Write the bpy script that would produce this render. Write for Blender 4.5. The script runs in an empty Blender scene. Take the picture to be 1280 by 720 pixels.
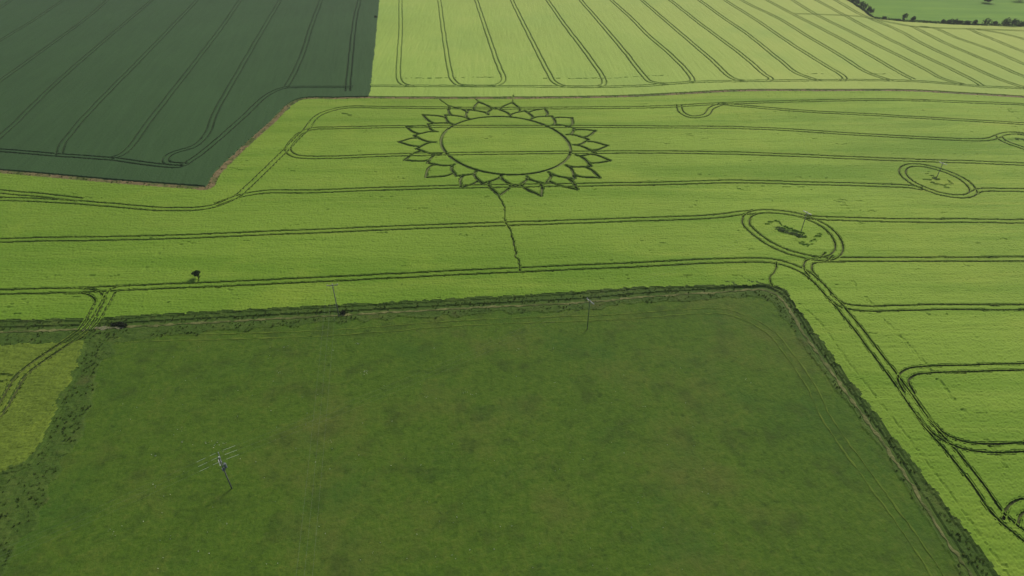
import bpy, math, random
import numpy as np
from mathutils import Vector
random.seed(7); rng = np.random.default_rng(7)
C = bpy.context.scene.collection
R = math.radians
H = 92.0; ZC = 0.45                       # camera height, level of the crop heads
FPX = 790.0; PITCH = math.atan(580/790.0)  # focal length in photo pixels, pitch below the horizon
cP, sP = math.cos(PITCH), math.sin(PITCH)

def g(px, py, z=ZC):
    """photo pixel -> point on the level plane z of the land"""
    h = H - z
    zc = FPX*h/(cP*(py+580*1.0-360)) if False else FPX*h/(cP*(py + 220.0))
    return ((px-640)*zc/FPX, (zc - h*sP)/cP)
def gp(pts, z=ZC): return np.array([g(x, y, z) for x, y in pts])

# ------------------------------------------------------------------ tagging / mesh helpers
def tag(o, label=None, cat=None, group=None, kind=None):
    if label: o['label'] = label
    if cat: o['category'] = cat
    if group: o['group'] = group
    if kind: o['kind'] = kind
    return o
def empty(name, loc, rz=0):
    o = bpy.data.objects.new(name, None); C.objects.link(o); o.location = loc; o.rotation_euler = (0,0,rz)
    o.empty_display_size = .5
    return o
def mesh_np(name, verts, quads=None, tris=None, mats=(), midx=None, parent=None, smooth=False):
    me = bpy.data.meshes.new(name)
    verts = np.asarray(verts, dtype=np.float32)
    if quads is not None and len(quads): idx = np.asarray(quads, np.int32); n = 4
    else: idx = np.asarray(tris, np.int32); n = 3
    me.vertices.add(len(verts)); me.vertices.foreach_set('co', verts.ravel())
    me.loops.add(idx.size); me.loops.foreach_set('vertex_index', idx.ravel())
    me.polygons.add(len(idx)); me.polygons.foreach_set('loop_start', np.arange(0, idx.size, n, dtype=np.int32))
    me.polygons.foreach_set('loop_total', np.full(len(idx), n, np.int32))
    for m in mats: me.materials.append(m)
    if midx is not None: me.polygons.foreach_set('material_index', np.asarray(midx, np.int32))
    me.polygons.foreach_set('use_smooth', np.full(len(idx), smooth))
    me.update(calc_edges=True); me.validate()
    o = bpy.data.objects.new(name, me); C.objects.link(o)
    if parent: o.parent = parent
    return o
class MB:
    def __init__(s): s.v = []; s.f = []
    def tube(s, pts, radii, n=8, cap=True):
        pts = [Vector(p) for p in pts]; rings = []
        for i, p in enumerate(pts):
            d = (pts[min(i+1, len(pts)-1)] - pts[max(i-1, 0)]).normalized()
            up = Vector((0,0,1)) if abs(d.z) < .9 else Vector((1,0,0))
            a = d.cross(up).normalized(); b = d.cross(a).normalized()
            r = radii[i] if hasattr(radii, '__len__') else radii
            rings.append(len(s.v)); 
            for k in range(n):
                t = 2*math.pi*k/n; s.v.append(p + a*math.cos(t)*r + b*math.sin(t)*r)
        for i in range(len(pts)-1):
            for k in range(n):
                s.f.append((rings[i]+k, rings[i]+(k+1)%n, rings[i+1]+(k+1)%n, rings[i+1]+k))
        if cap:
            s.f.append(tuple(rings[0]+k for k in range(n))[::-1]); s.f.append(tuple(rings[-1]+k for k in range(n)))
        return s
    def box(s, c, size, rz=0):
        c = Vector(c); b = len(s.v); ca, sa = math.cos(rz), math.sin(rz)
        for dz in (-.5,.5):
            for dx, dy in ((-.5,-.5),(.5,-.5),(.5,.5),(-.5,.5)):
                x, y = dx*size[0], dy*size[1]
                s.v.append(c + Vector((x*ca-y*sa, x*sa+y*ca, dz*size[2])))
        for f in ((3,2,1,0),(4,5,6,7),(0,1,5,4),(1,2,6,5),(2,3,7,6),(3,0,4,7)): s.f.append(tuple(b+i for i in f))
        return s
    def build(s, name, mat, parent=None, smooth=False):
        me = bpy.data.meshes.new(name); me.from_pydata([tuple(v) for v in s.v], [], s.f); me.materials.append(mat)
        me.polygons.foreach_set('use_smooth', [smooth]*len(me.polygons)); me.update()
        o = bpy.data.objects.new(name, me); C.objects.link(o)
        if parent: o.parent = parent
        return o

# ------------------------------------------------------------------ materials
def mat(name, cols, angle=0, streak=(.12, 1.4), big=.018, bump=.5, bscale=3.0, rough=.85, spec=.08, sheen=0.0,
        wb=(.45,.35,.3), patch=None, shade_ripe=None, bands=None):
    """cols = three base colours (deep, mid, pale). angle = direction of the drill rows."""
    m = bpy.data.materials.new(name); m.use_nodes = True; nt = m.node_tree; N = nt.nodes; L = nt.links
    bs = N['Principled BSDF']; bs.inputs['Roughness'].default_value = rough
    bs.inputs['Specular IOR Level'].default_value = spec; bs.inputs['Sheen Weight'].default_value = sheen
    bs.inputs['Sheen Roughness'].default_value = .5
    tc = N.new('ShaderNodeTexCoord')
    mp = N.new('ShaderNodeMapping'); mp.vector_type = 'POINT'; mp.inputs['Rotation'].default_value = (0,0,-angle)
    L.new(tc.outputs['Object'], mp.inputs['Vector'])
    sc = N.new('ShaderNodeVectorMath'); sc.operation = 'MULTIPLY'; sc.inputs[1].default_value = (streak[0], streak[1], 1)
    L.new(mp.outputs[0], sc.inputs[0])
    def noise(src, scale, det, rough=.6):
        n = N.new('ShaderNodeTexNoise'); n.inputs['Scale'].default_value = scale; n.inputs['Detail'].default_value = det
        n.inputs['Roughness'].default_value = rough
        L.new(src, n.inputs['Vector']); return n.outputs['Fac']
    nb = noise(tc.outputs['Object'], big, 5, .6)
    ns = noise(sc.outputs[0], 1.0, 4, .65)
    nf = noise(tc.outputs['Object'], bscale, 4, .75)
    def mth(op, a, b):
        x = N.new('ShaderNodeMath'); x.operation = op
        for i, v in enumerate((a, b)):
            if isinstance(v, (int, float)): x.inputs[i].default_value = v
            else: L.new(v, x.inputs[i])
        return x.outputs[0]
    s = mth('ADD', mth('ADD', mth('MULTIPLY', nb, wb[0]), mth('MULTIPLY', ns, wb[1])), mth('MULTIPLY', nf, wb[2]))
    s = mth('DIVIDE', s, sum(wb))
    rp = N.new('ShaderNodeValToRGB'); e = rp.color_ramp.elements
    e[0].position = .33; e[0].color = (*cols[0], 1); e[1].position = .67; e[1].color = (*cols[2], 1)
    k = e.new(.5); k.color = (*cols[1], 1)
    L.new(s, rp.inputs[0]); col = rp.outputs[0]
    def over(col, fac, c):
        mx = N.new('ShaderNodeMix'); mx.data_type = 'RGBA'; L.new(fac, mx.inputs['Factor'])
        L.new(col, mx.inputs['A']); mx.inputs['B'].default_value = (*c, 1); return mx.outputs['Result']
    for sx, sy, lo, hi, c, mxv in (bands or []):   # long drifts along the rows
        v2 = N.new('ShaderNodeVectorMath'); v2.operation = 'MULTIPLY'; v2.inputs[1].default_value = (sx, sy, 1); L.new(mp.outputs[0], v2.inputs[0])
        pn = noise(v2.outputs[0], 1.0, 4, .6); mr = N.new('ShaderNodeMapRange'); mr.inputs['From Min'].default_value = lo; mr.inputs['From Max'].default_value = hi
        mr.inputs['To Max'].default_value = mxv; L.new(pn, mr.inputs['Value']); col = over(col, mr.outputs[0], c)
    if shade_ripe:                                   # cloud shade and crop ripeness painted as a broad gradient: (direction, from, to, colour, most)
        (dx, dy), f0, f1, c, mxv = shade_ripe
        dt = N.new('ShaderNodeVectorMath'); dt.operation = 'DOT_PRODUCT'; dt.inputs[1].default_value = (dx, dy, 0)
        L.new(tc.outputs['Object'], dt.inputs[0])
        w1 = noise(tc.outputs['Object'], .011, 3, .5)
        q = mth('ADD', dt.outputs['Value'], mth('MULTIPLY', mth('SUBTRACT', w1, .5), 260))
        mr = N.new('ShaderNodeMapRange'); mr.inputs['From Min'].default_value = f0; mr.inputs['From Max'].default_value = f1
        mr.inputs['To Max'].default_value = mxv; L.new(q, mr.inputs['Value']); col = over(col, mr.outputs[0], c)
    if patch:                                   # (scale, lo, hi, colour) soft patches of another sward
        for scale, lo, hi, c, mxv in patch:
            pn = noise(tc.outputs['Object'], scale, 4, .6)
            mr = N.new('ShaderNodeMapRange'); mr.inputs['From Min'].default_value = lo; mr.inputs['From Max'].default_value = hi
            mr.inputs['To Max'].default_value = mxv; L.new(pn, mr.inputs['Value']); col = over(col, mr.outputs[0], c)
    L.new(col, bs.inputs['Base Color'])
    bp = N.new('ShaderNodeBump'); bp.inputs['Strength'].default_value = bump; bp.inputs['Distance'].default_value = .15
    L.new(mth('ADD', nf, ns), bp.inputs['Height']); L.new(bp.outputs[0], bs.inputs['Normal'])
    m['links'] = 1
    return m
def flat(name, col, rough=.6, metal=0, var=.25, scale=8, trans=0):
    m = bpy.data.materials.new(name); m.use_nodes = True; nt = m.node_tree; N = nt.nodes; L = nt.links
    bs = N['Principled BSDF']; bs.inputs['Roughness'].default_value = rough; bs.inputs['Metallic'].default_value = metal
    tc = N.new('ShaderNodeTexCoord'); n = N.new('ShaderNodeTexNoise'); n.inputs['Scale'].default_value = scale; n.inputs['Detail'].default_value = 5
    L.new(tc.outputs['Object'], n.inputs['Vector'])
    rp = N.new('ShaderNodeValToRGB'); e = rp.color_ramp.elements
    e[0].position = .3; e[1].position = .7
    e[0].color = (*[c*(1-var) for c in col], 1); e[1].color = (*[min(1, c*(1+var)) for c in col], 1)
    L.new(n.outputs['Fac'], rp.inputs[0]); L.new(rp.outputs[0], bs.inputs['Base Color'])
    bs.inputs['Specular IOR Level'].default_value = .08 if trans else .4
    if trans:
        tr = N.new('ShaderNodeBsdfTranslucent'); L.new(rp.outputs[0], tr.inputs['Color']); mx = N.new('ShaderNodeMixShader')
        mx.inputs[0].default_value = trans; L.new(bs.outputs[0], mx.inputs[1]); L.new(tr.outputs[0], mx.inputs[2])
        L.new(mx.outputs[0], N['Material Output'].inputs['Surface'])
    return m

def mul(c, k): return tuple(x*k for x in c)
BA = (.25,.365,.044); BB = (.315,.445,.080); BC = (.046,.096,.031)
M = {}
M['barley'] = mat('barley', [mul(BA,.78), BA, mul(BA,1.2)], angle=R(1), bump=.3, bscale=4.5, streak=(.06,1.3), wb=(.5,.3,.3),
                  shade_ripe=((-.6,-.8), -230, 0, (.115,.22,.018), .85), bands=[(.007,.09,.48,.62,(.15,.27,.022),.8), (.02,.25,.54,.7,(.33,.40,.06),.5), (.05,.8,.56,.7,(.14,.24,.02),.45)], patch=[(.03,.52,.7,(.30,.38,.045),.4)])  # soft cloud shade painted in as darker green towards the near left
M['pale']   = mat('pale_barley', [mul(BB,.85), BB, (.39,.48,.10)], angle=R(91), streak=(.03,.45), big=.012, wb=(.6,.2,.2),
                  shade_ripe=((.8,.6), 150, 420, (.47,.49,.11), .5), patch=[(.02,.52,.7,(.27,.40,.08),.5)])  # far right painted paler: riper crop and brighter light in one colour
M['wheat']  = mat('dark_wheat', [mul(BC,.8), BC, mul(BC,1.2)], angle=R(100), streak=(.04,.4), big=.01)
M['corner'] = mat('corner_barley', [mul(BA,.34), mul(BA,.52), (.19,.25,.028)], angle=R(60), streak=(.3,.9), big=.08)
M['meadow'] = mat('meadow_grass', [(.044,.090,.009), (.074,.136,.013), (.120,.160,.022)], angle=R(30), streak=(.25,.5), big=.045,
                  bscale=1.0, bump=.9, wb=(.32,.22,.62),
                  patch=[(.045,.50,.68,(.105,.115,.026),.5), (.055,.52,.68,(.035,.10,.014),.4), (.16,.52,.68,(.045,.075,.012),.6), (.6,.56,.72,(.03,.06,.008),.6), (.9,.60,.75,(.13,.16,.04),.4)])
M['far']    = mat('far_pasture', [(.085,.21,.012), (.13,.27,.016), (.20,.34,.022)], angle=R(-5), streak=(.015,.12), big=.015, wb=(.3,.5,.2))
M['verge']  = mat('verge_grass', [(.042,.082,.012), (.062,.112,.016), (.10,.14,.026)], angle=R(0), streak=(.4,.9), big=.1, bscale=2, bump=.8,
                  patch=[(.12,.58,.72,(.10,.095,.03),.5), (.3,.55,.7,(.032,.062,.009),.4)])
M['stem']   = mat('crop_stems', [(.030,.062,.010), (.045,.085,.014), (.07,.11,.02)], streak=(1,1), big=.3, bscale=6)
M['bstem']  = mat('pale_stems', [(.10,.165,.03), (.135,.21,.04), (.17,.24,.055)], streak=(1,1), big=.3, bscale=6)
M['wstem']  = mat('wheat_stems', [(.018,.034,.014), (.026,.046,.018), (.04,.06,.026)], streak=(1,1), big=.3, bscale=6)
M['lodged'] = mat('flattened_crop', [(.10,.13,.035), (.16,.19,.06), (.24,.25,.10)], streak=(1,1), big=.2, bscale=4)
M['wheel']  = mat('wheeling', [(.06,.075,.022), (.085,.105,.03), (.12,.13,.045)], streak=(1,1), big=.2, bscale=4)
M['soil']   = mat('margin_soil', [(.10,.085,.035), (.22,.165,.075), (.36,.27,.14)], streak=(.5,.5), big=.12, bscale=2,
                  patch=[(.12,.46,.58,(.07,.11,.02),.85)])
M['path']   = mat('worn_path', [(.10,.12,.035), (.17,.18,.06), (.26,.25,.10)], streak=(.5,.5), big=.1, bscale=2,
                  patch=[(.2,.45,.6,(.06,.09,.018),.8)])
M['gravel'] = mat('gateway_stone', [(.14,.14,.07), (.22,.21,.12), (.3,.28,.18)], streak=(1,1), big=.5, bscale=3, patch=[(.5,.45,.6,(.06,.09,.018),.8)])
M['mtrack'] = mat('meadow_wheeling', [(.09,.155,.016), (.11,.17,.02), (.13,.17,.026)], streak=(.5,.5), big=.1, bscale=2)
M['ground'] = mat('distant_land', [(.05,.09,.02), (.08,.12,.03), (.12,.16,.04)], streak=(.003,.004), big=.004, bscale=.2)
M['wood'] = flat('weathered_wood', (.19,.19,.17), .9); M['darkwood'] = flat('creosoted_wood', (.15,.20,.08), .9)
M['steel'] = flat('galvanised_steel', (.2,.21,.2), .45, .6, .1); M['palearm'] = flat('bleached_arm', (.45,.45,.42), .6)
M['porcelain'] = flat('porcelain', (.4,.42,.42), .25, 0, .1); M['tank'] = flat('grey_tank', (.16,.18,.18), .6)
M['alu'] = flat('aluminium_wire', (.20,.21,.20), .6, 0, .05); M['glint_tube'] = flat('pale_glint', (.6,.63,.56), .5, 0, .05)
M['leaf'] = flat('dark_leaves', (.026,.05,.016), .8, 0, .45, 1.5, .3); M['leaf2'] = flat('hedge_leaves', (.04,.08,.025), .8, 0, .45, 1.2, .35)
M['bramble'] = flat('bramble_leaves', (.035,.052,.02), .8, 0, .45, 2, .35)
M['bark'] = flat('bark', (.07,.06,.045), .9); M['petalw'] = flat('flower_white', (.55,.57,.45), .8, 0, .1)
M['tuft'] = flat('tussock_grass', (.075,.135,.020), .85, 0, .45, .6, .5); M['tuft2'] = flat('dry_tussock', (.12,.16,.04), .85, 0, .4, .6, .5)

# ------------------------------------------------------------------ the lines traced over the land (photo pixels on the ground)
TA = [  # tractor wheelings in the big barley field
 [(-120,252),(0,248.5),(127,255),(210,261.5),(262,258.7),(292,247.5),(311,232),(349,195),(379,165),(401,142.5),(431,134.5),(480,134.2),(640,135.3),(800,134),(849,132.3),(901,129.5),(1040,125.5),(1107,124.5),(1280,130.5),(1400,136)],
 [(-120,232),(0,239.5),(60,245),(100,249.5)],
 [(901,130),(1007,139),(1100,144),(1280,154.5),(1400,161)],
 [(849,131),(851,139.5),(864,146),(881,144),(890,135),(901,130.5)],
 [(360,183),(375,167),(390,161),(420,159.8),(480,158.6),(620,158),(820,158.7),(950,160.5),(1100,169.5),(1231,174.4),(1246,170.6),(1256,167),(1269,166),(1285,168)],
 [(372,170),(362,180),(360,189),(369,195),(394,197),(480,194),(620,191.5),(820,190.2),(950,192.4),(1100,198.7),(1280,205),(1400,210)],
 [(270,255),(304,244),(330,240),(394,239),(480,236),(620,232.5),(820,229.5),(912,227),(1025,229.5),(1137,233.3),(1152,236)],
 [(1218,241),(1226,237.6),(1280,237.6),(1400,238)],
 [(-120,303),(0,300.3),(200,296.5),(400,288.7),(580,281.5),(780,274.7),(894,270.3),(925,266.2),(942,264.8)],
 [(990,267),(1010,271),(1062,274),(1280,276.5),(1400,278)],
 [(1016,345),(1010,337),(1012,328),(1021,325),(1040,324.5),(1280,323.8),(1400,324)],
 [(-120,366),(0,364.4),(119,361.6),(200,358),(400,349.4),(580,340.3),(780,331.6),(894,326.2),(957,325.6),(980,329.4),(1004,338.8),(1025,355.6),(1040,372.5),(1062.5,398.8),(1100,448.5),(1126,482),(1160,530.6),(1190,565),(1224,607.5),(1250,645),(1280,671),(1340,715)],
 [(1036,370),(1055,382),(1085,385.8),(1119,385.3),(1175,383.8),(1280,383.8),(1400,383)],
 [(1136,490),(1129,474),(1139,464.5),(1160,462),(1280,458),(1400,455)],
 [(1128,484),(1148,512),(1175,542),(1201,555),(1231,560),(1280,558.8),(1400,556)],
 [(1262,652),(1266,637),(1276,630),(1300,626)],
 [(85,363),(113,364.5),(124,373),(117,390),(109,404),(104,412)],
 [(160,360),(142,363),(131,380),(118,400),(108,412)],
]
def ell(pts, org, s):
    p = [(org[0]+x/s, org[1]+y/s) for x, y in pts]; return p + [p[0]]
RING4 = ell([(100,205),(125,155),(200,122),(320,113),(480,125),(620,152),(750,195),(880,260),(985,355),(1030,445),(1015,520),(930,575),(800,583),(640,552),(460,495),(300,415),(180,325),(110,250)], (920,250), 8)
RING5 = ell([(178,245),(195,195),(255,166),(415,165),(600,205),(790,270),(935,350),(1025,435),(1045,505),(980,538),(840,543),(650,512),(475,455),(325,390),(225,320),(192,280)], (1110,190), 9.846)
RING6 = [(1249,170),(1257,167),(1272,167),(1290,170),(1310,178),(1318,186),(1308,190),(1290,188),(1270,182),(1255,176),(1249,170)]
TA += [RING4, RING5, RING6, [(1036,318),(1028,324),(1016,326)]]
TD = [[(104,412),(94,420),(78,431),(47,452),(25,470),(12,490),(0,510),(-40,560)]]
TB = [
 [(500,-40),(500,0),(500.3,37.5),(497.5,85),(498,98),(504,105),(515,107.8)],
 [(542,-40),(548.7,0),(553.7,37.5),(561,84),(565,99),(574,106),(591,107.3),(616,107),(626,104),(629,97.5),(623,82.5),(610,45),(595,0),(583,-35)],
 [(622,-40),(639.6,0),(657,35.6),(685,90),(693,103),(706,108),(721,108.7),(742,108.4),(753,106.5),(755,101),(736,71),(708,34),(684,0),(660,-35)],
 [(695,-35),(725.5,0),(755,34),(783,67.5),(804,94),(813,102),(830,104.6),(856,103.4),(864.7,101.5),(864.7,97.5),(839,69),(811,45),(792.5,26),(764,0),(730,-30)],
 [(765,-30),(802,0),(830,24),(867.5,56),(895.6,80.6),(910.6,94.7),(920,99.4),(932,101.3)],
 [(798,-30),(837.5,0),(877,31),(900,48),(928,69),(956,93),(963.5,98),(961,101)],
 [(835,-28),(874,0),(900,19),(937.5,45),(975,75),(997.5,92),(1024,101)],
 [(870,-24),(909,2),(947,26),(994,58),(1031,81),(1055.6,97),(1053,101)],
 [(895,-18),(934,4),(975,24),(1012.5,47),(1050,69),(1087.5,92),(1114,101)],
 [(920,-20),(962,2),(994,19),(1040.6,43),(1087.5,69),(1129,93),(1142,99)],
 [(955,-20),(992,1),(1018,17),(1059,37.5),(1100,58),(1128,71.7),(1156,86.5),(1179,98.5),(1205,106)],
 [(985,-18),(1020,0),(1059,21),(1100,43),(1142,64),(1184,84),(1218,101),(1227,107)],
 [(1010,-18),(1044,0),(1078,19),(1100,28),(1121,37),(1156,56),(1198,76),(1252,100),(1300,116)],
 [(1139,33),(1142,34),(1184,55),(1241,79),(1280,95.6),(1350,120)],
 [(1150,33),(1166,35),(1198,48),(1241,63),(1280,80),(1380,115)],
 [(1210,36),(1241,49),(1280,65),(1380,103)],
 [(1222,37),(1249,41),(1280,49),(1380,80)],
 [(464,107.3),(700,108.2),(755,108.4),(811,106.9),(860,103),(920,101.5),(1140,101.3),(1227,108),(1280,110.5),(1380,118)],
 [(994,17),(1078,21),(1100,25.5),(1142,33),(1220,36.5),(1280,38.5),(1380,43)],
]
TC = [
 [(-80,57),(0,10),(14,0),(50,-22)], [(-80,101),(0,50.6),(37.5,28),(79,0),(115,-24)],
 [(-80,158),(0,101),(67.5,52.5),(112.5,19),(134,0),(165,-25)],
 [(-60,222),(0,171),(75,99),(150,34),(190,0),(218,-25)],
 [(74,193),(76,184),(79,178),(112,139),(169,80.6),(225,22.5),(246,0),(270,-28)],
 [(138,198),(150,194),(161,185.6),(187.5,150),(240,82.5),(277,34),(300,0),(318,-28)],
 [(232,206),(208,203),(209,196),(217.5,191),(240,184),(255,172),(270,139),(300,86),(326,41),(350,0),(366,-30)],
 [(356,110),(361,103),(375,75),(390,30),(401,0),(410,-30)],
 [(434,114),(437,82),(444,22),(449,0),(454,-30)],
 [(-120,180),(0,188),(75,194),(141,199),(202,207),(226,207.5),(240,200),(255,189),(300,150),(337.5,117),(356,110),(380,109),(440,109)],
]
# boundary lines
BND_C = [(-140,205),(0,214),(150,227),(240,233.5),(259,234.5),(270,218),(296,192),(337,155),(375,124),(420,122.5),(459,121.5)]
BND_AB = [(459,121.5),(500,122),(620,122.3),(770,120.5),(856,116.5),(924,113),(1040,112.6),(1137,113),(1212,117),(1280,121),(1420,130)]
BND_CB = [(459,121.5),(462,116),(469,52),(474,0),(478,-45)]
BND_F = [(1035,-22),(1059,0),(1077,12),(1094,23.4),(1128,27),(1198,31),(1280,33.6),(1420,39)]
EDGE_A = [(-140,403),(0,400),(109,398),(250,390),(400,382.5),(580,373),(733,364),(800,359),(900,356.5),(961,355.6),(980,361),(1025,425),(1077,496),(1100,526),(1175,622),(1224,686),(1250,722),(1330,835)]
PATH = [(-140,418),(0,415.5),(109,411),(250,404),(400,395.6),(580,385.6),(733,378),(800,371.7),(900,365.5),(955,363),(972,370),(1010,425),(1062,497),(1107.5,559),(1145,615),(1175,664),(1209,712),(1290,835)]
EDGE_D_R = [(108,424),(103,428),(99,450),(78,493),(64,525),(30,581),(0,589),(-140,600)]
MEADOW_L = [(147,424),(130,452),(109,510),(75,585),(37.5,660),(0,712),(-60,830)]
MTRACK = [(135,428),(156,425),(400,417),(580,404),(780,396),(860,390),(912,391),(961,414),(987,444),(1017,489),(1032,521),(1085,596),(1126,652),(1167,712),(1220,800)]

def resample(P, step):
    """smooth a traced line (Catmull-Rom over ground points) and step along it evenly"""
    P = np.asarray(P, float)
    closed = np.allclose(P[0], P[-1])
    Q = np.vstack([P[-2] if closed else 2*P[0]-P[1], P, P[1] if closed else 2*P[-1]-P[-2]])
    out = []
    for i in range(1, len(Q)-2):
        p0, p1, p2, p3 = Q[i-1], Q[i], Q[i+1], Q[i+2]
        d = [max(np.linalg.norm(b-a)**.5, 1e-3) for a, b in ((p0,p1),(p1,p2),(p2,p3))]
        m1 = (p2-p1) + d[1]*((p1-p0)/d[0] - (p2-p0)/(d[0]+d[1])); m2 = (p2-p1) + d[1]*((p3-p2)/d[2] - (p3-p1)/(d[1]+d[2]))
        n = max(2, int(np.linalg.norm(p2-p1)/step*1.5)); t = np.linspace(0, 1, n, endpoint=False)[:, None]
        out.append((2*t**3-3*t**2+1)*p1 + (t**3-2*t**2+t)*m1 + (-2*t**3+3*t**2)*p2 + (t**3-t**2)*m2)
    out = np.vstack(out + [P[-1:]])
    s = np.r_[0, np.cumsum(np.linalg.norm(np.diff(out, axis=0), axis=1))]
    k = max(2, int(s[-1]/step)); u = np.linspace(0, s[-1], k+1)
    return np.c_[np.interp(u, s, out[:,0]), np.interp(u, s, out[:,1])]
def normals(P):
    d = np.gradient(P, axis=0); d /= np.linalg.norm(d, axis=1)[:, None] + 1e-9
    return np.c_[-d[:,1], d[:,0]]
def wob(n, amp, k=6):
    a = rng.normal(0, 1, n + 2*k); ker = np.hanning(2*k+1); ker /= ker.sum()
    w = np.convolve(a, ker, 'same')[k:k+n]; return amp*w/(w.std()+1e-6)

# ------------------------------------------------------------------ land grid
S = .31
X0, X1, Y0, Y1 = -372.0, 372.0, 38.0, 452.0
nx, ny = int((X1-X0)/S), int((Y1-Y0)/S)
gx = X0 + S*np.arange(nx); gy = Y0 + S*np.arange(ny)
GX, GY = np.meshgrid(gx, gy)                       # [row y, col x]
def value_noise(u, v, seed):
    r = np.random.default_rng(seed); T = r.random((512, 512))
    iu = np.floor(u).astype(int); iv = np.floor(v).astype(int); fu = u-iu; fv = v-iv
    fu = fu*fu*(3-2*fu); fv = fv*fv*(3-2*fv)
    a = T[iv % 512, iu % 512]; b = T[iv % 512, (iu+1) % 512]; c = T[(iv+1) % 512, iu % 512]; d = T[(iv+1) % 512, (iu+1) % 512]
    return (a*(1-fu)+b*fu)*(1-fv) + (c*(1-fu)+d*fu)*fv
def rot(a): ca, sa = math.cos(a), math.sin(a); return GX*ca+GY*sa, -GX*sa+GY*ca
def inside(poly, X, Y):
    P = np.asarray(poly); res = np.zeros(X.shape, bool); j = len(P)-1
    for i in range(len(P)):
        xi, yi = P[i]; xj, yj = P[j]
        if yi != yj:
            c = ((yi > Y) != (yj > Y)) & (X < (xj-xi)*(Y-yi)/(yj-yi)+xi); res ^= c
        j = i
    return res
jx = GX + (value_noise(GX/1.1, GY/1.1, 1)-.5)*.9; jy = GY + (value_noise(GX/1.1, GY/1.1, 2)-.5)*.9
BIG = 900
polyA = np.vstack([gp(BND_C)[:-1], gp(BND_AB), [(BIG, 320), (BIG, -BIG), (200, -BIG)], gp(EDGE_A)[::-1], [(-BIG, gp(EDGE_A)[0][1]), (-BIG, gp(BND_C)[0][1])]])
polyC = np.vstack([gp(BND_C), gp(BND_CB), [(-94, BIG), (-BIG, BIG), (-BIG, gp(BND_C)[0][1])]])
polyB = np.vstack([gp(BND_CB)[::-1], gp(BND_AB), [(BIG, 300)], gp(BND_F)[::-1], [(230, BIG), (-94, BIG)]])
polyF = np.vstack([gp(BND_F), [(BIG, 380), (BIG, BIG), (230, BIG)]])
polyD = np.vstack([gp([(-140,432),(0,430),(60,429),(85,427)]), gp(EDGE_D_R)])
polyE = np.vstack([gp(MEADOW_L)[::-1], gp([(147,424),(400,403),(580,392),(733,384),(800,377),(900,371.5),(945,369.5),(964,375),(1004,428),(1057,500),(1102.5,561.5),(1140,618),(1170,667),(1203.5,714),(1283,835)])])
FA, FB, FC, FD, FE, FF, FV = 1, 2, 3, 4, 5, 6, 7
def classify(X, Y):
    lab = np.full(X.shape, FV, np.int8)
    for p, l in ((polyA, FA), (polyB, FB), (polyC, FC), (polyD, FD), (polyE, FE), (polyF, FF)): lab[inside(p, X, Y)] = l
    return lab
lab = classify(jx, jy)
wx = GX + (value_noise(GX/2.6, GY/2.6, 3)-.5)*np.where(GX > 30, 1.2, 3.0); wy = GY + (value_noise(GX/2.6, GY/2.6, 4)-.5)*np.where(GX > 30, 1.2, 2.2)   # the meadow fades raggedly into its verge
inE = inside(polyE, wx, wy); lab = np.where((lab == FE) & ~inE, FV, np.where((lab == FV) & inE, FE, lab)).astype(np.int8)

def carve_mask(lines, r, shape=(ny, nx)):
    m = np.zeros(shape, bool)
    k = int(math.ceil(r/S))+1
    for P in lines:
        ci = ((P[:,0]-X0)/S).round().astype(int); ri = ((P[:,1]-Y0)/S).round().astype(int)
        for a in range(-k, k+1):
            for b in range(-k, k+1):
                c = ci+a; q = ri+b; ok = (c >= 0) & (c < shape[1]) & (q >= 0) & (q < shape[0])
                d = np.hypot(X0+c*S-P[:,0], Y0+q*S-P[:,1]); ok &= d < r
                m[q[ok], c[ok]] = True
    return m

# wheelings: two ruts per tramline
GAUGE = 1.95
def ruts(trace, wobamp=.06):
    P = resample(gp(trace), .3); n = normals(P); w = wob(len(P), wobamp, 20)[:, None]
    return P + n*(GAUGE/2 + w), P - n*(GAUGE/2 - w)
tramsA = [ruts(t) for t in TA]; tramsD = [ruts(t) for t in TD]; tramsB = [ruts(t) for t in TB]; tramsC = [ruts(t) for t in TC]

# crop formation: traced cusps and tips on the ground
zl = lambda x, y: (490+x/5.333, 115+y/5.333)
zr = lambda x, y: (620+x/5.333, 115+y/5.333)
CUSP = [zl(292,335), zl(300,265), zl(405,215), zl(513,180), zl(642,150), zr(95,160), zr(237,180), zr(372,222), zr(468,285), zr(518,352), zr(530,420), zr(465,487), zr(352,535), zr(205,562), zr(33,552), zl(558,530), zl(412,483), zl(322,412)]
TIP1 = [zl(142,290), zl(238,212), zl(352,152), zl(508,118), zl(683,105), zr(192,125), zr(372,160), zr(522,240), zr(618,316), zr(660,406), zr(635,496), zr(522,578), zr(330,612), zr(130,632), zl(602,610), zl(428,560), zl(232,472), zl(160,378)]
TIP2 = [zl(45,333), zl(95,232), zl(205,152), zl(378,93), zl(576,66), zr(108,70), zr(325,110), zr(508,172), zr(664,258), zr(745,358), zr(762,458), zr(692,572), zr(542,650), zr(302,692), zl(714,690), zl(462,637), zl(222,570), zl(80,454)]
cu, t1, t2 = gp(CUSP), gp(TIP1), gp(TIP2)
RINGP = [zl(328,335), zl(345,285), zl(390,235), zl(460,200), zl(550,175), zl(640,165), zr(0,163), zr(95,170), zr(235,190), zr(350,232), zr(440,288), zr(485,345), zr(492,405), zr(455,465), zr(340,522), zr(200,547), zr(30,550), zl(640,533), zl(560,515), zl(430,466), zl(365,415), zl(333,365)]
rp_ = gp(RINGP)
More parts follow.
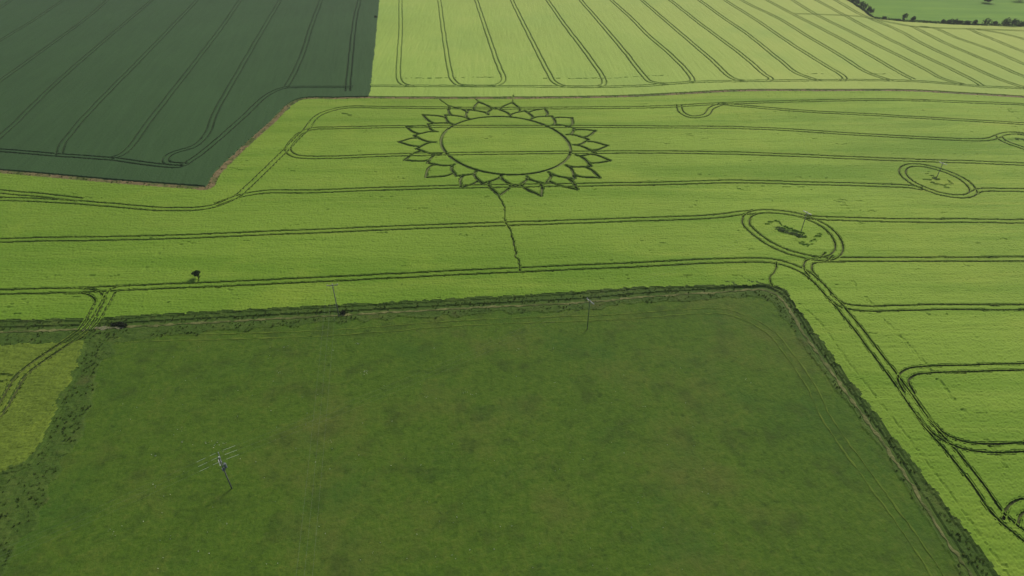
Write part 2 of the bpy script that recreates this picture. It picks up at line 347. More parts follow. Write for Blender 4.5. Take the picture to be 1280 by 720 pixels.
# circle fitted through the traced ring
A_ = np.c_[2*rp_, np.ones(len(rp_))]; sol = np.linalg.lstsq(A_, (rp_**2).sum(1), rcond=None)[0]
cen = sol[:2]
th = np.arctan2(rp_[:,1]-cen[1], rp_[:,0]-cen[0]); rr = np.hypot(*(rp_-cen).T)
F_ = np.c_[np.ones(len(th)), np.cos(th), np.sin(th), np.cos(2*th), np.sin(2*th)]; co = np.linalg.lstsq(F_, rr, rcond=None)[0]
tt = np.linspace(0, 2*math.pi, 481)
ringR = co[0]+co[1]*np.cos(tt)+co[2]*np.sin(tt)+co[3]*np.cos(2*tt)+co[4]*np.sin(2*tt)
ring_line = np.c_[cen[0]+ringR*np.cos(tt), cen[1]+ringR*np.sin(tt)]
print('formation centre', cen, 'coeffs', co, 'cusp r', np.hypot(*(cu-cen).T).mean(), 't1', np.hypot(*(t1-cen).T).mean(), 't2', np.hypot(*(t2-cen).T).mean())
def bez(a, b, c, d, step=.3):
    a, b, c, d = map(np.asarray, (a, b, c, d)); n = max(6, int(np.linalg.norm(d-a)/step)); t = np.linspace(0, 1, n)[:, None]
    return (1-t)**3*a + 3*(1-t)**2*t*b + 3*(1-t)*t*t*c + t**3*d
def side(a, tip, outdir):
    """half a petal: leaves a bulging outward, comes to the tip in a fine point"""
    L_ = np.linalg.norm(tip-a); lat = a-tip+outdir*np.dot(tip-a, outdir)
    return bez(a, a + outdir*L_*.40 + lat*.12, a*.36+tip*.64 + lat*.14, tip)
petals = []                                 # (line, layer)
n18 = 18
inner_sides = {}
for i in range(n18):
    a, b, t = cu[i], cu[(i+1) % n18], t1[i]
    m = (a+b)/2; od = (t-m)/np.linalg.norm(t-m)
    s1, s2 = side(a, t, od), side(b, t, od); inner_sides[i] = (s1, s2)
    petals.append((np.vstack([s1, s2[::-1][1:]]), 'inner'))
for i in range(n18):
    left = inner_sides[(i-1) % n18]; right = inner_sides[i]
    a = left[1][int(len(left[1])*.72)]; b = right[0][int(len(right[0])*.72)]
    t = t2[i]; m = (a+b)/2; od = (t-m)/np.linalg.norm(t-m)
    s1, s2 = side(a, t, od), side(b, t, od)
    petals.append((np.vstack([s1, s2[::-1][1:]]), 'outer'))
STEM = resample(gp([(623.5,243),(624.7,247),(629,255),(631,268),(631.8,277),(635.6,284),(641,298),(643.5,308),(645,320),(648.7,331),(649.7,339)]), .3)
STEM = STEM + normals(STEM)*wob(len(STEM), .13, 4)[:, None]
FOOT2 = resample(gp([(970.6,328),(970,335),(967,341),(962.5,346),(963,352),(966,358)]), .3)
EXTRA = [(zl(378,93), (549,124)), (zl(576,66), (593,122.5)), (zr(108,70), (641.5,119))]   # thin trodden ways off the tips
extra_lines = [resample(gp([a, b]), .3) for a, b in EXTRA]
BUSHP = resample(gp([(246.5,352),(246.8,349),(248.3,346.5)]), .2)

rutA = [r for pr in tramsA for r in pr]; rutB = [r for pr in tramsB for r in pr]; rutC = [r for pr in tramsC for r in pr]
cut = carve_mask(rutA + rutB + rutC, .33) | carve_mask([r for pr in tramsD for r in pr], .48)
formcut = carve_mask([ring_line] + [p for p, _ in petals], .58)
thin = carve_mask([STEM, FOOT2, BUSHP] + extra_lines, .28)

# canopy heights
edge = resample(gp(EDGE_A), .4); edge2 = resample(gp(EDGE_D_R), .4); en = value_noise(GX/1.3+4, GY/1.3+4, 60)*.6 + value_noise(GX/.6, GY/.6, 61)*.4
top_edge = edge[(edge[:,1] > 126) & (edge[:,0] < 62)]
for r_, th_ in ((.5, .55), (1.1, .66), (1.8, .78)):
    mk = carve_mask([top_edge], r_) & (lab == FA) & (en > th_); lab[mk] = FV
    mk = carve_mask([top_edge], r_*.6) & (lab == FV) & (en < 1-th_); lab[mk] = FA
    mk = carve_mask([edge2], r_*.7) & (lab == FD) & (en > th_); lab[mk] = FV
white = rng.normal(0, 1, (ny, nx)).astype(np.float32)
z = np.zeros((ny, nx), np.float32)
def streaks(a, lu, lv, seed):
    u, v = rot(a); return value_noise(u/lu+40, v/lv+40, seed)
sA = streaks(R(1), 4, .45, 11); sA2 = streaks(R(3), 1.3, .5, 12); bigN = value_noise(GX/14+50, GY/14+50, 13); bigN2 = value_noise(GX/37+50, GY/37+50, 14)
hA = .50 + .05*(bigN-.5) + .07*(sA-.5) + .06*(sA2-.5) + .030*white
gapm = (value_noise(GX/9+9, GY/2.2+9, 15) > .88) & (value_noise(GX/1.6, GY/.6, 16) > .80)
hA = np.where(gapm, hA-.16, hA)
sB = streaks(R(91), 8, 1.0, 17); hB = .50 + .10*(sB-.5) + .025*white
sC = streaks(R(100), 10, .9, 18); hC = .55 + .06*(sC-.5) + .018*white
lump = value_noise(GX/1.3, GY/1.3, 19); lump2 = value_noise(GX/.7, GY/.7, 20)
hE = .05 + .05*(lump-.5) + .10*np.maximum(0, value_noise(GX/5, GY/5, 21)-.6) + .012*white
hD = .44 + .10*(lump-.5) + .12*(sA2-.5) + .03*white
hV = .12 + .20*(lump*lump2) + .02*white
for l, h in ((FA, hA), (FB, hB), (FC, hC), (FD, hD), (FE, hE), (FF, hE*.6), (FV, hV)): z = np.where(lab == l, h, z)
for e_, h_ in ((edge, hA), (edge2, hD)):
    m_ = carve_mask([e_], .5); z = np.where(m_ & (lab == FV), .30 + .10*lump2, z); m2_ = carve_mask([e_], 2.0) & inside(polyA if e_ is edge else polyD, GX, GY)
    z = np.where(m2_ & (lab == FV), .40 + .12*lump2, z)
crop = (lab == FA) | (lab == FB) | (lab == FC) | (lab == FD)
# crop lowered unevenly along diagonal lines, and crop lodged round the poles
def soft(P, r):
    m = carve_mask([P], r); return m
dips = soft(resample(gp([(1066,352),(1100,392),(1119,414),(1156,455),(1186,492),(1205,515),(1215,528),(1240,560),(1262,590)]), .3), .45)
z = np.where(dips & crop & (value_noise(GX/3+3, GY/2+3, 22) > .45), z-.26*lump2, z)
dips2 = soft(resample(gp([(176,342),(190,328),(205,308),(214,297)]), .3), .6)
z = np.where(dips2 & crop & (value_noise(GX/1.2+3, GY/.9+3, 22) > .62), z-.12, z)
def lodge(pts, r, thr, depth, seed):
    global z
    P = resample(gp(pts), .3); m = carve_mask([P], r) & crop & (value_noise(GX/1.1+7, GY/.6+7, seed) > thr)
    z = np.where(m, np.maximum(.06, z-depth), z)
p4 = lambda x, y: (920+x/8, 250+y/8); p5 = lambda x, y: (1110+x/9.846, 190+y/9.846)
lodge([p4(440,295), p4(500,310), p4(560,330), p4(620,345), p4(655,365)], 1.3, .5, .42, 30)
lodge([p4(470,305), p4(560,320), p4(640,345)], 1.5, .35, .42, 31)
lodge([p4(310,238), p4(370,215), p4(430,222), p4(480,255), p4(540,285)], .7, .45, .35, 32)
lodge([p4(600,415), p4(660,430), p4(740,435), p4(780,400), p4(830,345)], .7, .5, .30, 33)
lodge([p4(640,430), p4(730,475)], .5, .4, .25, 34)
lodge([p5(580,325), p5(600,330)], .9, .2, .42, 35)
lodge([p5(480,270), p5(540,290), p5(590,320), p5(490,345), p5(450,340)], .5, .35, .3, 36)
lodge([p5(550,380), p5(640,400), p5(720,435)], .7, .4, .3, 37)
lodge([p5(720,405), p5(780,385), p5(740,355)], .5, .4, .25, 38)
lodge([(1272,174),(1280,175),(1290,178)], 1.0, .25, .42, 39)
lodge([(0,472),(12,474)], 1.3, .35, .25, 40)
lodge([(428,142),(438,144)], .7, .5, .3, 41)
lodge([(1000,380),(1025,404),(1062,455),(1085,484),(1126,536),(1175,600),(1242,694),(1262,722)], .26, .42, .14, 43)
# turn strips across the ends of the upper fields
for tr in ([(500,98),(560,97.5),(620,96.5)], [(680,98),(760,97.5),(835,94)], [(1010,92),(1029,92)], [(1089,92),(1106,92.5)]):
    lodge(tr, .6, .6, .3, 42)
gap = carve_mask([resample(gp(BND_AB), .4)], 1.35) | carve_mask([resample(gp(BND_C), .4)], 1.3)
z = np.where(gap, .1, z)
z = np.where(cut & crop, .0, z); z = np.where(formcut & crop, 0.0, z); z = np.where(thin & crop, .02, z)
# verge ditch: a wet furrow beside the path
ditch_line = [(-140,412),(0,409.5),(109,406),(250,398.5),(400,391),(580,381),(733,373),(800,367),(900,361),(960,359.5),(976,368),(1014,425),(1067,497),(1113,559),(1151,617),(1182,664),(1216,712),(1300,835)]
dm = carve_mask([resample(gp(ditch_line), .3)], .7)
z = np.where(dm & (lab == FV), -.12 + .1*lump2, z)
pm = carve_mask([resample(gp(PATH, 0), .3)], .75)
z = np.where(pm & (lab == FV), .02, z)

# keep what a camera near the photo's spot can see
half = 645/FPX*((GY)*cP + H*sP) + 14
keepv = np.abs(GX) < half
fl = lab[:-1,:-1]
keepf = keepv[:-1,:-1] & keepv[1:,1:]
vid = np.arange(ny*nx).reshape(ny, nx)
def field_obj(name, code, mats):
    r, c = np.nonzero((fl == code) & keepf)
    q = np.c_[vid[r, c], vid[r, c+1], vid[r+1, c+1], vid[r+1, c]]
    used, inv = np.unique(q, return_inverse=True)
    v = np.c_[GX.ravel()[used], GY.ravel()[used], z.ravel()[used]]
    return mesh_np(name, v, quads=inv.reshape(q.shape), mats=mats)
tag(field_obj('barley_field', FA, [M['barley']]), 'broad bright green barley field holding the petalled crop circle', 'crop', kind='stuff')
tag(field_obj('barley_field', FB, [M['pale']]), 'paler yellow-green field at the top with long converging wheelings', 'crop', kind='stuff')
tag(field_obj('wheat_field', FC, [M['wheat']]), 'dark blue-green field in the upper left of the photo', 'crop', kind='stuff')
tag(field_obj('barley_field', FD, [M['corner']]), 'small yellow-green corner of crop left of the dark meadow', 'crop', kind='stuff')
tag(field_obj('meadow', FE, [M['meadow']]), 'large dark green grass meadow in the foreground', 'meadow', kind='structure')
tag(field_obj('pasture', FF, [M['far']]), 'vivid green pasture beyond the far hedge', 'pasture', kind='structure')
tag(field_obj('rough_grass', FV, [M['verge']]), 'rough dark grass verge around the foreground meadow', 'grass', kind='stuff')
gr = mesh_np('ground', [(-4000,-1500,-.6),(4000,-1500,-.6),(4000,6000,-.6),(-4000,6000,-.6)], quads=[(0,1,2,3)], mats=[M['ground']])
tag(gr, kind='structure')

# ------------------------------------------------------------------ troughs of the lanes: floor, stem walls
def trough(lines, hw, wall, flo, name, mats, parent=None, zf=.05, shelf=.16, jit=.03):
    V = []; Q = []; MI = []; base = 0
    for P in lines:
        n = normals(P); k = len(P); j = lambda a: rng.normal(0, a, k)
        offs = [(-hw-shelf, wall), (-hw, wall*.97), (-hw*.9, zf), (hw*.9, zf), (hw, wall*.97), (hw+shelf, wall)]
        rows = []
        for oi, (o, zz) in enumerate(offs):
            jj = j(jit)
            rows.append(np.c_[P + n*(o+jj)[:, None], zz + (j(.035) if zz > .2 else j(.012))])
        arr = np.stack(rows, 1); V.append(arr.reshape(-1, 3)); m = len(offs)
        i = np.arange(k-1)[:, None]*m; a = base + i + np.arange(m-1)[None, :]
        Q.append(np.stack([a, a+1, a+m+1, a+m], -1).reshape(-1, 4))
        MI.append(np.tile([2, 1, 0, 1, 2], k-1)); base += k*m
    return mesh_np(name, np.vstack(V), quads=np.vstack(Q), mats=mats, midx=np.concatenate(MI), parent=parent)
def clip(P):
    ok = (np.abs(P[:,0]) < 645/FPX*(P[:,1]*cP + H*sP)+13) & (P[:,1] > Y0+1) & (P[:,1] < Y1-1)
    idx = np.nonzero(ok)[0]
    if len(idx) < 4: return []
    parts = np.split(idx, np.nonzero(np.diff(idx) > 1)[0]+1)
    return [P[p] for p in parts if len(p) > 3]
for trs, ms, wl in ((tramsD, [M['wheel'], M['stem'], M['corner']], .38), (tramsA, [M['wheel'], M['stem'], M['barley']], .44), (tramsB, [M['bstem'], M['bstem'], M['pale']], .34), (tramsC, [M['wstem'], M['wstem'], M['wheat']], .50)):
    for a, b in trs:
        ls = clip(a)+clip(b)
        if ls: tag(trough(ls, .38 if trs is tramsD else .23, wl, .05, 'track', ms), kind='structure')
# clearer, wider walk-way for the formation
cf = empty('crop_formation', (cen[0], cen[1], 0))
tag(cf, 'sunflower-like ring of pointed petals trodden into the bright green barley', 'crop circle')
def rel(P): return P
def formpart(P, name, hw):
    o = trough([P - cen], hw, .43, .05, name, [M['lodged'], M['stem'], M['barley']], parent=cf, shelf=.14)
    return o
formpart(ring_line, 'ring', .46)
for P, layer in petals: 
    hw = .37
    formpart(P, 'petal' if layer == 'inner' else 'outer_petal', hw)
tag(trough([STEM], .22, .42, .05, 'footpath', [M['wheel'], M['stem'], M['barley']]), kind='structure')
tag(trough([FOOT2], .2, .42, .05, 'footpath', [M['wheel'], M['stem'], M['barley']]), kind='structure')
tag(trough(extra_lines, .14, .42, .05, 'footpath', [M['wheel'], M['stem'], M['barley']]), kind='structure')

LODGED = [[p4(395,278), p4(470,300), p4(540,322), p4(600,338), p4(652,362)], [p4(450,290), p4(520,325), p4(580,335)], [p5(572,324), p5(600,332)], [(1273,174.5),(1282,175.5),(1290,178)]]
for i_, (q_, w_, lb_) in enumerate(zip(LODGED, (.85, .8, .4, .8), ('dark trampled barley stalks at the foot of the pole in the larger oval', 'matted dark stalks spreading left of the trampled patch in the larger oval', 'small spot of trampled stalks at the foot of the farthest pole', 'dark trampled stalks in the half oval cut by the right edge'))):
    P_ = resample(gp(q_), .25); n_ = (430, 240, 110, 200)[i_]
    c_ = P_[rng.integers(0, len(P_), n_)] + rng.normal(0, w_*.55, (n_, 2)); a_ = rng.normal(R(5), .5, n_); l_ = rng.uniform(.2, .5, n_); t_ = rng.uniform(.03, .08, n_)
    dx, dy = np.cos(a_), np.sin(a_); zz_ = rng.uniform(.30, .56, n_)
    kp = value_noise(c_[:,0]/.9+9, c_[:,1]/.7+9, 77+i_) > .42; c_, a_, l_, t_, dx, dy, zz_ = (q[kp] for q in (c_, a_, l_, t_, dx, dy, zz_)); n_ = int(kp.sum())
    V_ = np.stack([np.c_[c_[:,0]-dx*l_+dy*t_, c_[:,1]-dy*l_-dx*t_, zz_], np.c_[c_[:,0]+dx*l_+dy*t_, c_[:,1]+dy*l_-dx*t_, zz_+.05], np.c_[c_[:,0]+dx*l_-dy*t_, c_[:,1]+dy*l_+dx*t_, zz_+.05], np.c_[c_[:,0]-dx*l_-dy*t_, c_[:,1]-dy*l_+dx*t_, zz_]], 1).reshape(-1, 3)
    tag(mesh_np('trampled_crop', V_, quads=np.arange(n_*4).reshape(-1, 4), mats=[M['stem']]), lb_, 'crop', kind='stuff')
# ------------------------------------------------------------------ flush strips: soil margins, worn path, meadow wheelings
def ribbon(lines, hw, zf, name, m, wamp=.12, zj=.01):
    V = []; Q = []; base = 0
    for P in lines:
        n = normals(P); k = len(P)
        w1 = hw + wob(k, wamp, 3); w2 = hw + wob(k, wamp, 3)
        a = np.c_[P - n*w1[:, None], np.full(k, zf)]; b = np.c_[P, np.full(k, zf+.02)+rng.normal(0, zj, k)]; c = np.c_[P + n*w2[:, None], np.full(k, zf)]
        V.append(np.stack([a, b, c], 1).reshape(-1, 3)); i = np.arange(k-1)[:, None]*3
        q = base + i + np.arange(2)[None, :]; Q.append(np.stack([q, q+1, q+4, q+3], -1).reshape(-1, 4)); base += 3*k
    return mesh_np(name, np.vstack(V), quads=np.vstack(Q), mats=[m])
mC = clip(resample(gp(BND_C), .4)); mAB = clip(resample(gp(BND_AB), .4))

tag(ribbon(mC, 1.35, .20, 'soil_margin', M['soil'], .3, .05), kind='structure')
tag(ribbon(mAB, 1.25, .24, 'soil_margin', M['soil'], .25, .05), kind='structure')
tag(ribbon(clip(resample(gp(PATH, 0), .3)), .27, .10, 'path', M['path'], .15, .02), kind='structure')
mt = resample(gp(MTRACK, 0), .4); nn = normals(mt)
tag(ribbon(clip(mt+nn*.95)+clip(mt-nn*.95), .13, .115, 'track', M['mtrack'], .08), kind='structure')
gx0, gy0 = g(122, 410, 0)
tag(ribbon([resample([(gx0-3.2, gy0-.5), (gx0+1, gy0), (gx0+6, gy0-.2)], .3)], .38, .13, 'gateway', M['gravel'], .35, .03), kind='structure')

# ------------------------------------------------------------------ tussocks, leaves
def blades(pos, hgt, spread, nb, mats, name, seed, w=.10):
    r = np.random.default_rng(seed); n = len(pos); P = np.repeat(pos, nb, 0); Hh = np.repeat(hgt, nb)*r.uniform(.6, 1.15, n*nb)
    a = r.uniform(0, 2*math.pi, n*nb); lean = r.uniform(.1, 1, n*nb)*spread
    rt = r.uniform(0, .5, n*nb)*spread
    bx, by = P[:,0]+np.cos(a)*rt, P[:,1]+np.sin(a)*rt; ww = w*r.uniform(.6, 1.5, n*nb)
    ax, ay = -np.sin(a)*ww, np.cos(a)*ww
    v = np.stack([np.c_[bx-ax, by-ay, P[:,2]], np.c_[bx+ax, by+ay, P[:,2]],
                  np.c_[P[:,0]+np.cos(a)*lean+ax*.5, P[:,1]+np.sin(a)*lean+ay*.5, P[:,2]+Hh], np.c_[P[:,0]+np.cos(a)*lean-ax*.5, P[:,1]+np.sin(a)*lean-ay*.5, P[:,2]+Hh*.96]], 1)
    q = np.arange(n*nb*4).reshape(-1, 4)
    return mesh_np(name, v.reshape(-1, 3), quads=q, mats=mats, midx=r.integers(0, len(mats), n*nb) if len(mats) > 1 else None)
vr, vc = np.nonzero((lab == FV) & keepv & (GY < 200))
sel = rng.random(len(vr)) < .07*(.35+1.3*value_noise(GX[vr, vc]/3, GY[vr, vc]/3, 51))
vr, vc = vr[sel], vc[sel]; X_, Y_ = GX[vr, vc]+rng.uniform(-.2, .2, len(vr)), GY[vr, vc]+rng.uniform(-.2, .2, len(vr))
onpath = pm[vr, vc]; X_, Y_, vr, vc = X_[~onpath], Y_[~onpath], vr[~onpath], vc[~onpath]
hh = .14 + .34*value_noise(X_/2.5, Y_/2.5, 52)
tag(blades(np.c_[X_, Y_, np.full(len(X_), .02)], hh, .3, 9, [M['tuft'], M['tuft'], M['tuft2']], 'tussock_grass', 53), 'coarse dark tussocks standing all over the rough verge', 'grass', kind='stuff')
# soil margin weeds
mm = np.vstack(mC+mAB); mm = mm[rng.random(len(mm)) < .55]; mm = mm + rng.normal(0, .55, mm.shape)
tag(blades(np.c_[mm, np.full(len(mm), .05)], rng.uniform(.15, .5, len(mm)), .35, 7, [M['tuft'], M['tuft2']], 'margin_weeds', 54), 'thin green weeds growing on the brown soil strip between the fields', 'weeds', kind='stuff')
# white flowers in the meadow
fp = []
for px, py in ((356,434),(358,433),(340,446),(446,429),(447,431),(457,464),(460,466),(455,466),(349,465),(646,437),(260,552),(268,552),(274,555),(278,555),(192,571),(227,536),(193,609),(412,553),(139,664),(142,667),(532,497),(227,553),(580,491),(933,475),(806,509),(590,493)):
    for _ in range(3): x, y = g(px, py, .1); fp.append((x+random.gauss(0,.35), y+random.gauss(0,.35), .12))
for _ in range(140): x, y = g(random.uniform(150, 900), random.uniform(430, 715), .1); fp.append((x, y, .12))
tag(blades(np.array(fp), np.full(len(fp), .12), .12, 3, [M['petalw']], 'wildflowers', 55, w=.05), 'tiny scattered white flower heads in the dark meadow', 'flowers', kind='stuff')

def crown_mesh(lobes, n, size, seed):
    """leaf-sized faces spread through overlapping lobes (centre, radii)"""
    r = np.random.default_rng(seed); vol = np.array([a*b*c for _, (a, b, c) in lobes])**.6; vol /= vol.sum()
    which = r.choice(len(lobes), n, p=vol); cc = np.array([l[0] for l in lobes])[which]; rad = np.array([l[1] for l in lobes])[which]
    d = r.normal(0, 1, (n, 3)); d /= np.linalg.norm(d, axis=1)[:, None]; k = r.uniform(.35, 1.08, n)**.6
    p = cc + d*rad*k[:, None]; p[:,2] = np.maximum(p[:,2], .05)
    a = r.normal(0, 1, (n, 3)); a /= np.linalg.norm(a, axis=1)[:, None]; b = np.cross(a, d+r.normal(0, .5, (n, 3))); b /= np.linalg.norm(b, axis=1)[:, None]
    s = (size*r.uniform(.5, 1.4, n))[:, None]
    v = np.stack([p-a*s, p+b*s*.6, p+a*s, p-b*s*.6], 1).reshape(-1, 3)
    return v, np.arange(n*4).reshape(-1, 4)
def shrub(name, px, py, w, h, label, cat, group=None, seed=1, depth=None, trunk=.0, leafm='leaf2', n=260, size=.28):
    x, y = g(px, py, 0); root = empty(name, (x, y, 0)); tag(root, label, cat, group)
    r = random.Random(seed); lobes = []
    dp = depth or w*.7; th0 = trunk
    for i in range(5 if w > 1.5 else 3):
        lobes.append(((r.uniform(-.3,.3)*w, r.uniform(-.3,.3)*dp, th0+(h-th0)*r.uniform(.35,.62)), (w*r.uniform(.22,.34), dp*r.uniform(.25,.36), (h-th0)*r.uniform(.30,.42))))
    v, q = crown_mesh(lobes, n, size, seed); mesh_np('crown', v, quads=q, mats=[M[leafm]], parent=root)
    t = MB(); t.tube([(0,0,-.1),(.03*w,.02,h*.3),(.05*w,0,h*.6)], [.05+.02*h,.04+.015*h,.03])
    for k in range(3):
        a = k*2.1+seed; t.tube([(.03*w,.02,h*.3),(math.cos(a)*w*.25, math.sin(a)*dp*.25, h*.7)], [.03+.01*h,.015], 5)
    t.build('trunk', M['bark'], root)
    return root
# the little dark tree in the barley
shrub('small_tree', 248.2, 349.0, 2.1, 2.3, 'small dark round-headed tree alone in the barley above the wheeling', 'tree', None, 5, 2.0, 1.3, 'leaf', 1100, .13)
shrub('bramble_bush', 150, 407, 3.6, .8, 'long low dark bramble bush beside the gateway of the path', 'bush', None, 8, 1.6, 0, 'bramble', 1500, .16)
shrub('bramble_bush', 429, 392, 1.6, .8, 'small brownish bush at the foot of the grey pole on the verge', 'bush', None, 9, 1.3, 0, 'bramble', 400, .12)

# far hedge along the pasture
hl = clip(resample(gp(BND_F, 0), .5))[0]
n = 5200; ii = rng.integers(0, len(hl), n); v0 = hl[ii] + rng.normal(0, .35, (n, 2)); zz = rng.uniform(.1, 1.5, n)*(.5+.6*value_noise(hl[ii,0]/6, hl[ii,1]/6, 61))
p = np.c_[v0, zz]; a = rng.normal(0, 1, (n, 3)); b = rng.normal(0, 1, (n, 3)); a /= np.linalg.norm(a, axis=1)[:, None]; b /= np.linalg.norm(b, axis=1)[:, None]; s = rng.uniform(.15, .38, n)[:, None]
hd = mesh_np('hedge', np.stack([p-a*s, p+b*s, p+a*s, p-b*s], 1).reshape(-1, 3), quads=np.arange(n*4).reshape(-1, 4), mats=[M['leaf2']])
tag(hd, 'low dark hedge running along the edge of the vivid green pasture', 'hedge')
zf = lambda x, y: (1030+x/5.12, y/5.12)
HB = [((160,5),3,2.4),((185,18),3.4,3),((210,30),3.4,3.4),((235,45),3.6,3.6),((258,58),3.6,4.2),((280,75),3.4,3.6),((300,88),3,3.4),
      ((385,122),2.4,1.8),((508,130),3.2,4.2),((568,134),2.6,2.8),((760,150),3,2.2),((800,152),4,2.6),((835,153),4.2,3.2),((870,155),3.2,2.4),
      ((915,157),4,2.6),((962,158),3.4,2.9),((1040,161),5,3.9),((1090,163),3.6,2.6),((1145,165),4.6,3.8),((1180,166),5.2,4.9),((1208,168),4.2,4.6),((1260,169),5,3.2)]
ords = ['first','second','third','fourth','fifth','sixth','seventh','eighth','ninth','tenth','eleventh','twelfth','thirteenth','fourteenth','fifteenth','sixteenth','seventeenth','eighteenth','nineteenth','twentieth','twenty-first','twenty-second']
sizew = lambda h: 'tall' if h > 3.7 else ('middling' if h > 2.7 else 'low')
for k, ((x, y), w, h) in enumerate(HB):
    px, py = zf(x, y)
    shrub('hedge_shrub', px, py, w, h, f'{sizew(h)} dark shrub on the far hedge, {ords[k]} counting from its left end', 'shrub', 'shrubs standing in the far hedge', 70+k, w*.7, 0, 'leaf2', 240, .34)
shrub('pasture_tree', 1236, 3.2, 9, 4.8, 'dark spreading tree in the pasture cut by the top edge, left of two', 'tree', 'dark trees in the far pasture', 101, 6, .6, 'leaf', 900, .4)
shrub('pasture_tree', 1274, 1.8, 8, 4.8, 'dark spreading tree in the pasture cut by the top edge, nearest the corner', 'tree', 'dark trees in the far pasture', 102, 6, .6, 'leaf', 900, .4)
shrub('field_bush', 470, 23, 1.8, 2, 'tiny dark bush on the border between the dark field and the pale field', 'bush', None, 103, 1.4, 0, 'leaf', 250, .16)

# ------------------------------------------------------------------ power lines
bases = {'p1': (290,611), 'p3': (734,412), 'p4': (1000.6,291.5), 'p5': (1169.9,224)}
hts = {'p1': 8.4, 'p3': 8.3, 'p4': 6.8, 'p5': 5.8}
B3 = {k: Vector((*g(*v, 0), 0)) for k, v in bases.items()}
d1 = (B3['p4']-B3['p1']).normalized(); ang1 = math.atan2(d1.y, d1.x); per = Vector((-d1.y, d1.x, 0))
def pole(key, loc, h, ang, label, wood, armm, transformer=False, group='wooden poles of the overhead line'):
    root = empty('utility_pole', loc, ang); tag(root, label, 'utility pole', group)
    MB().tube([(0,0,-.3),(0,0,h*.5),(0,0,h)], [.12,.10,.085], 12).build('pole', wood, root, True)
    MB().box((.17,0,h-.35), (.12,2.5,.14)).build('crossarm', armm, root)
    st = MB(); st.tube([(.17,-.75,h-.38),(.13,0,h-1.15)], .025, 6); st.tube([(.17,.75,h-.38),(.13,0,h-1.15)], .025, 6); st.build('brace', M['steel'], root)
    for yy in (-1.1, 0, 1.1):
        i = MB(); zt = h-.28
        i.tube([(.17,yy,zt),(.17,yy,zt+.1),(.17,yy,zt+.1001),(.17,yy,zt+.17),(.17,yy,zt+.1701),(.17,yy,zt+.28)], [.03,.03,.085,.075,.05,.06], 10)
        i.build('insulator', M['porcelain'], root, True)
    if transformer:
        t = MB(); t.tube([(.42,0,h-2.9),(.42,0,h-2.0),(.42,0,h-1.95)], [.24,.24,.2], 16); tr = t.build('transformer', M['tank'], root, False)
        for yy in (-.15,.15): MB().tube([(.42,yy,h-1.97),(.42,yy,h-1.72)], [.045,.03], 8).build('bushing', M['porcelain'], tr, True)
        MB().box((.0,0,h-3.1), (.5,.8,.07)).build('bracket', M['steel'], root)
        c = MB(); c.box((-.22,0,h-1.3), (.12,1.5,.1)); c.build('lower_crossarm', M['palearm'], root)
        MB().tube([(0,0,h),(0,0,h+.12)], [.14,.05], 10).build('cap', M['glint_tube'], root)
    return root
pole('p1', B3['p1'], hts['p1'], ang1, 'grey pole with a transformer standing in the lower left of the meadow', M['wood'], M['steel'], True)
pole('p3', B3['p3'], hts['p3'], ang1, 'dark pole with a pale crossarm standing at the meadow top edge', M['darkwood'], M['palearm'])
pole('p4', B3['p4'], hts['p4'], ang1, 'thin pole inside the larger oval wheeling with trampled dark barley', M['wood'], M['steel'])
pole('p5', B3['p5'], hts['p5'], ang1, 'farthest thin pole, inside the small upper right oval wheeling', M['wood'], M['steel'])
p2b = Vector((*g(423.9,396.5,0), 0)); h2 = 9.6
q2 = Vector((*g(388,640,8.8), 0)); d2 = (q2-p2b); d2.z = 0; d2.normalize()
pole('p2', p2b, h2, math.atan2(d2.y, d2.x), 'tall grey pole rising from the grassy verge above the meadow', M['wood'], M['wood'], group='wooden poles of the overhead line')
def wire_pts(a, b, sag, n=14):
    return [a.lerp(b, t/n) - Vector((0,0,sag*4*(t/n)*(1-t/n))) for t in range(n+1)]
def line(name, nodes, perp, label, rad, offs=(-1.1,0,1.1), sag=1.2, glints=None):
    root = empty(name, (nodes[0].x, nodes[0].y, 0)); tag(root, label, 'power line'); o0 = Vector((nodes[0].x, nodes[0].y, 0))
    for o in offs:
        m = MB()
        for a, b in zip(nodes[:-1], nodes[1:]): m.tube([p + perp*o - o0 for p in wire_pts(a, b, sag)], rad, 5, False)
        w = m.build('wire', M['alu'], root)
        if glints:
            for u0, u1 in glints:
                P, ux = nodes[1], (nodes[2]-nodes[1]); ux.z = 0; ux.normalize()
                def at(u):
                    s2 = nodes[2] if u > 0 else nodes[0]; L_ = (s2-P).length; t = abs(u)/L_
                    return P.lerp(s2, t) - Vector((0,0,sag*4*t*(1-t))) + perp*o - o0
                MB().tube([at(u0), at((u0+u1)/2), at(u1)], .02, 8).build('glint_tube', M['glint_tube'], w)  # pale tubes added along the wires to paint their glint
    return root
top = lambda k: B3[k] + Vector((0,0,hts[k]+.02)) + d1*.17
endL = B3['p1'] - d1*75 + Vector((0,0,8.4)) + d1*.17
e6 = Vector((*g(1290,179,0), 0)); endR = e6 + Vector((0,0,5.8)) + (e6-B3['p5']).normalized()*60
line('overhead_wires', [endL, top('p1'), top('p3'), top('p4'), top('p5'), endR], per, 'three thin wires crossing the meadow between the diagonal row of poles', .006, glints=[(-3.4,-2.0),(-1.3,-.4),(.8,2.7)])
t2_ = p2b + Vector((0,0,h2+.02)) + d2*.17
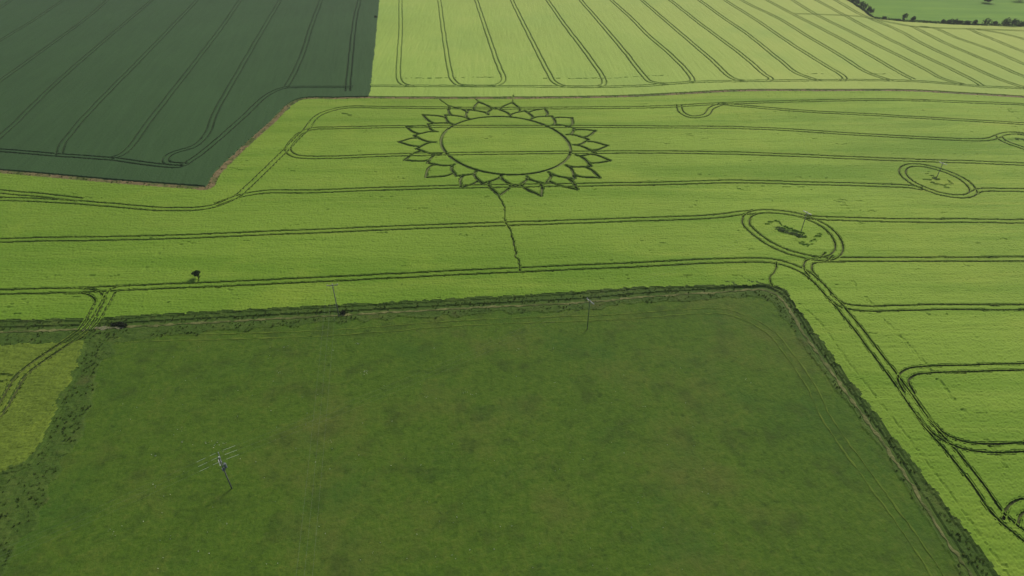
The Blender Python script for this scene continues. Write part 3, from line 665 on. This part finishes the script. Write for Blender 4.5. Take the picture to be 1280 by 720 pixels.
line('overhead_wires', [t2_, t2_ + d2*110], Vector((-d2.y, d2.x, 0)), 'three faint wires running from the verge pole down towards the viewer', .006, sag=1.0)

# ------------------------------------------------------------------ camera, sky, sun
cam = bpy.data.cameras.new('camera'); co_ = bpy.data.objects.new('camera', cam); C.objects.link(co_)
co_.location = (0,0,H); co_.rotation_euler = (math.pi/2-PITCH, 0, 0)
cam.sensor_width = 36; cam.lens = 36*FPX/1280; cam.clip_end = 9000; cam.clip_start = .5
sc = bpy.context.scene; sc.camera = co_
hz = MB().box((0, 1100, 47), (5200, 3800, 99)); hm = bpy.data.materials.new('haze_air'); hm.use_nodes = True; hn = hm.node_tree
hn.nodes.remove(hn.nodes['Principled BSDF']); pv = hn.nodes.new('ShaderNodeVolumePrincipled'); pv.inputs['Density'].default_value = .00014
pv.inputs['Color'].default_value = (.97,.98,1,1); pv.inputs['Anisotropy'].default_value = .3; hn.links.new(pv.outputs[0], hn.nodes['Material Output'].inputs['Volume'])
tag(hz.build('haze', hm), kind='stuff')
w = bpy.data.worlds.new('World'); sc.world = w; w.use_nodes = True; nt = w.node_tree
sky = nt.nodes.new('ShaderNodeTexSky'); sky.sky_type = 'NISHITA'; sky.sun_disc = False
SUN_EL, SUN_AZ = R(38), R(35)               # behind the far right of the view
sky.sun_elevation = SUN_EL; sky.sun_rotation = SUN_AZ; sky.air_density = 1; sky.dust_density = 2
nt.links.new(sky.outputs[0], nt.nodes['Background'].inputs['Color']); nt.nodes['Background'].inputs['Strength'].default_value = .08
sl = bpy.data.lights.new('sun', 'SUN'); sl.energy = 3.0; sl.angle = R(22); sl.color = (1,.95,.85)
so = bpy.data.objects.new('sun', sl); C.objects.link(so)
sd = Vector((math.sin(SUN_AZ)*math.cos(SUN_EL), math.cos(SUN_AZ)*math.cos(SUN_EL), math.sin(SUN_EL)))
so.rotation_euler = sd.to_track_quat('Z', 'Y').to_euler(); so.location = sd*300
vs = sc.view_settings; vs.view_transform = 'Standard'; vs.look = 'None'; vs.exposure = .06; vs.gamma = 1
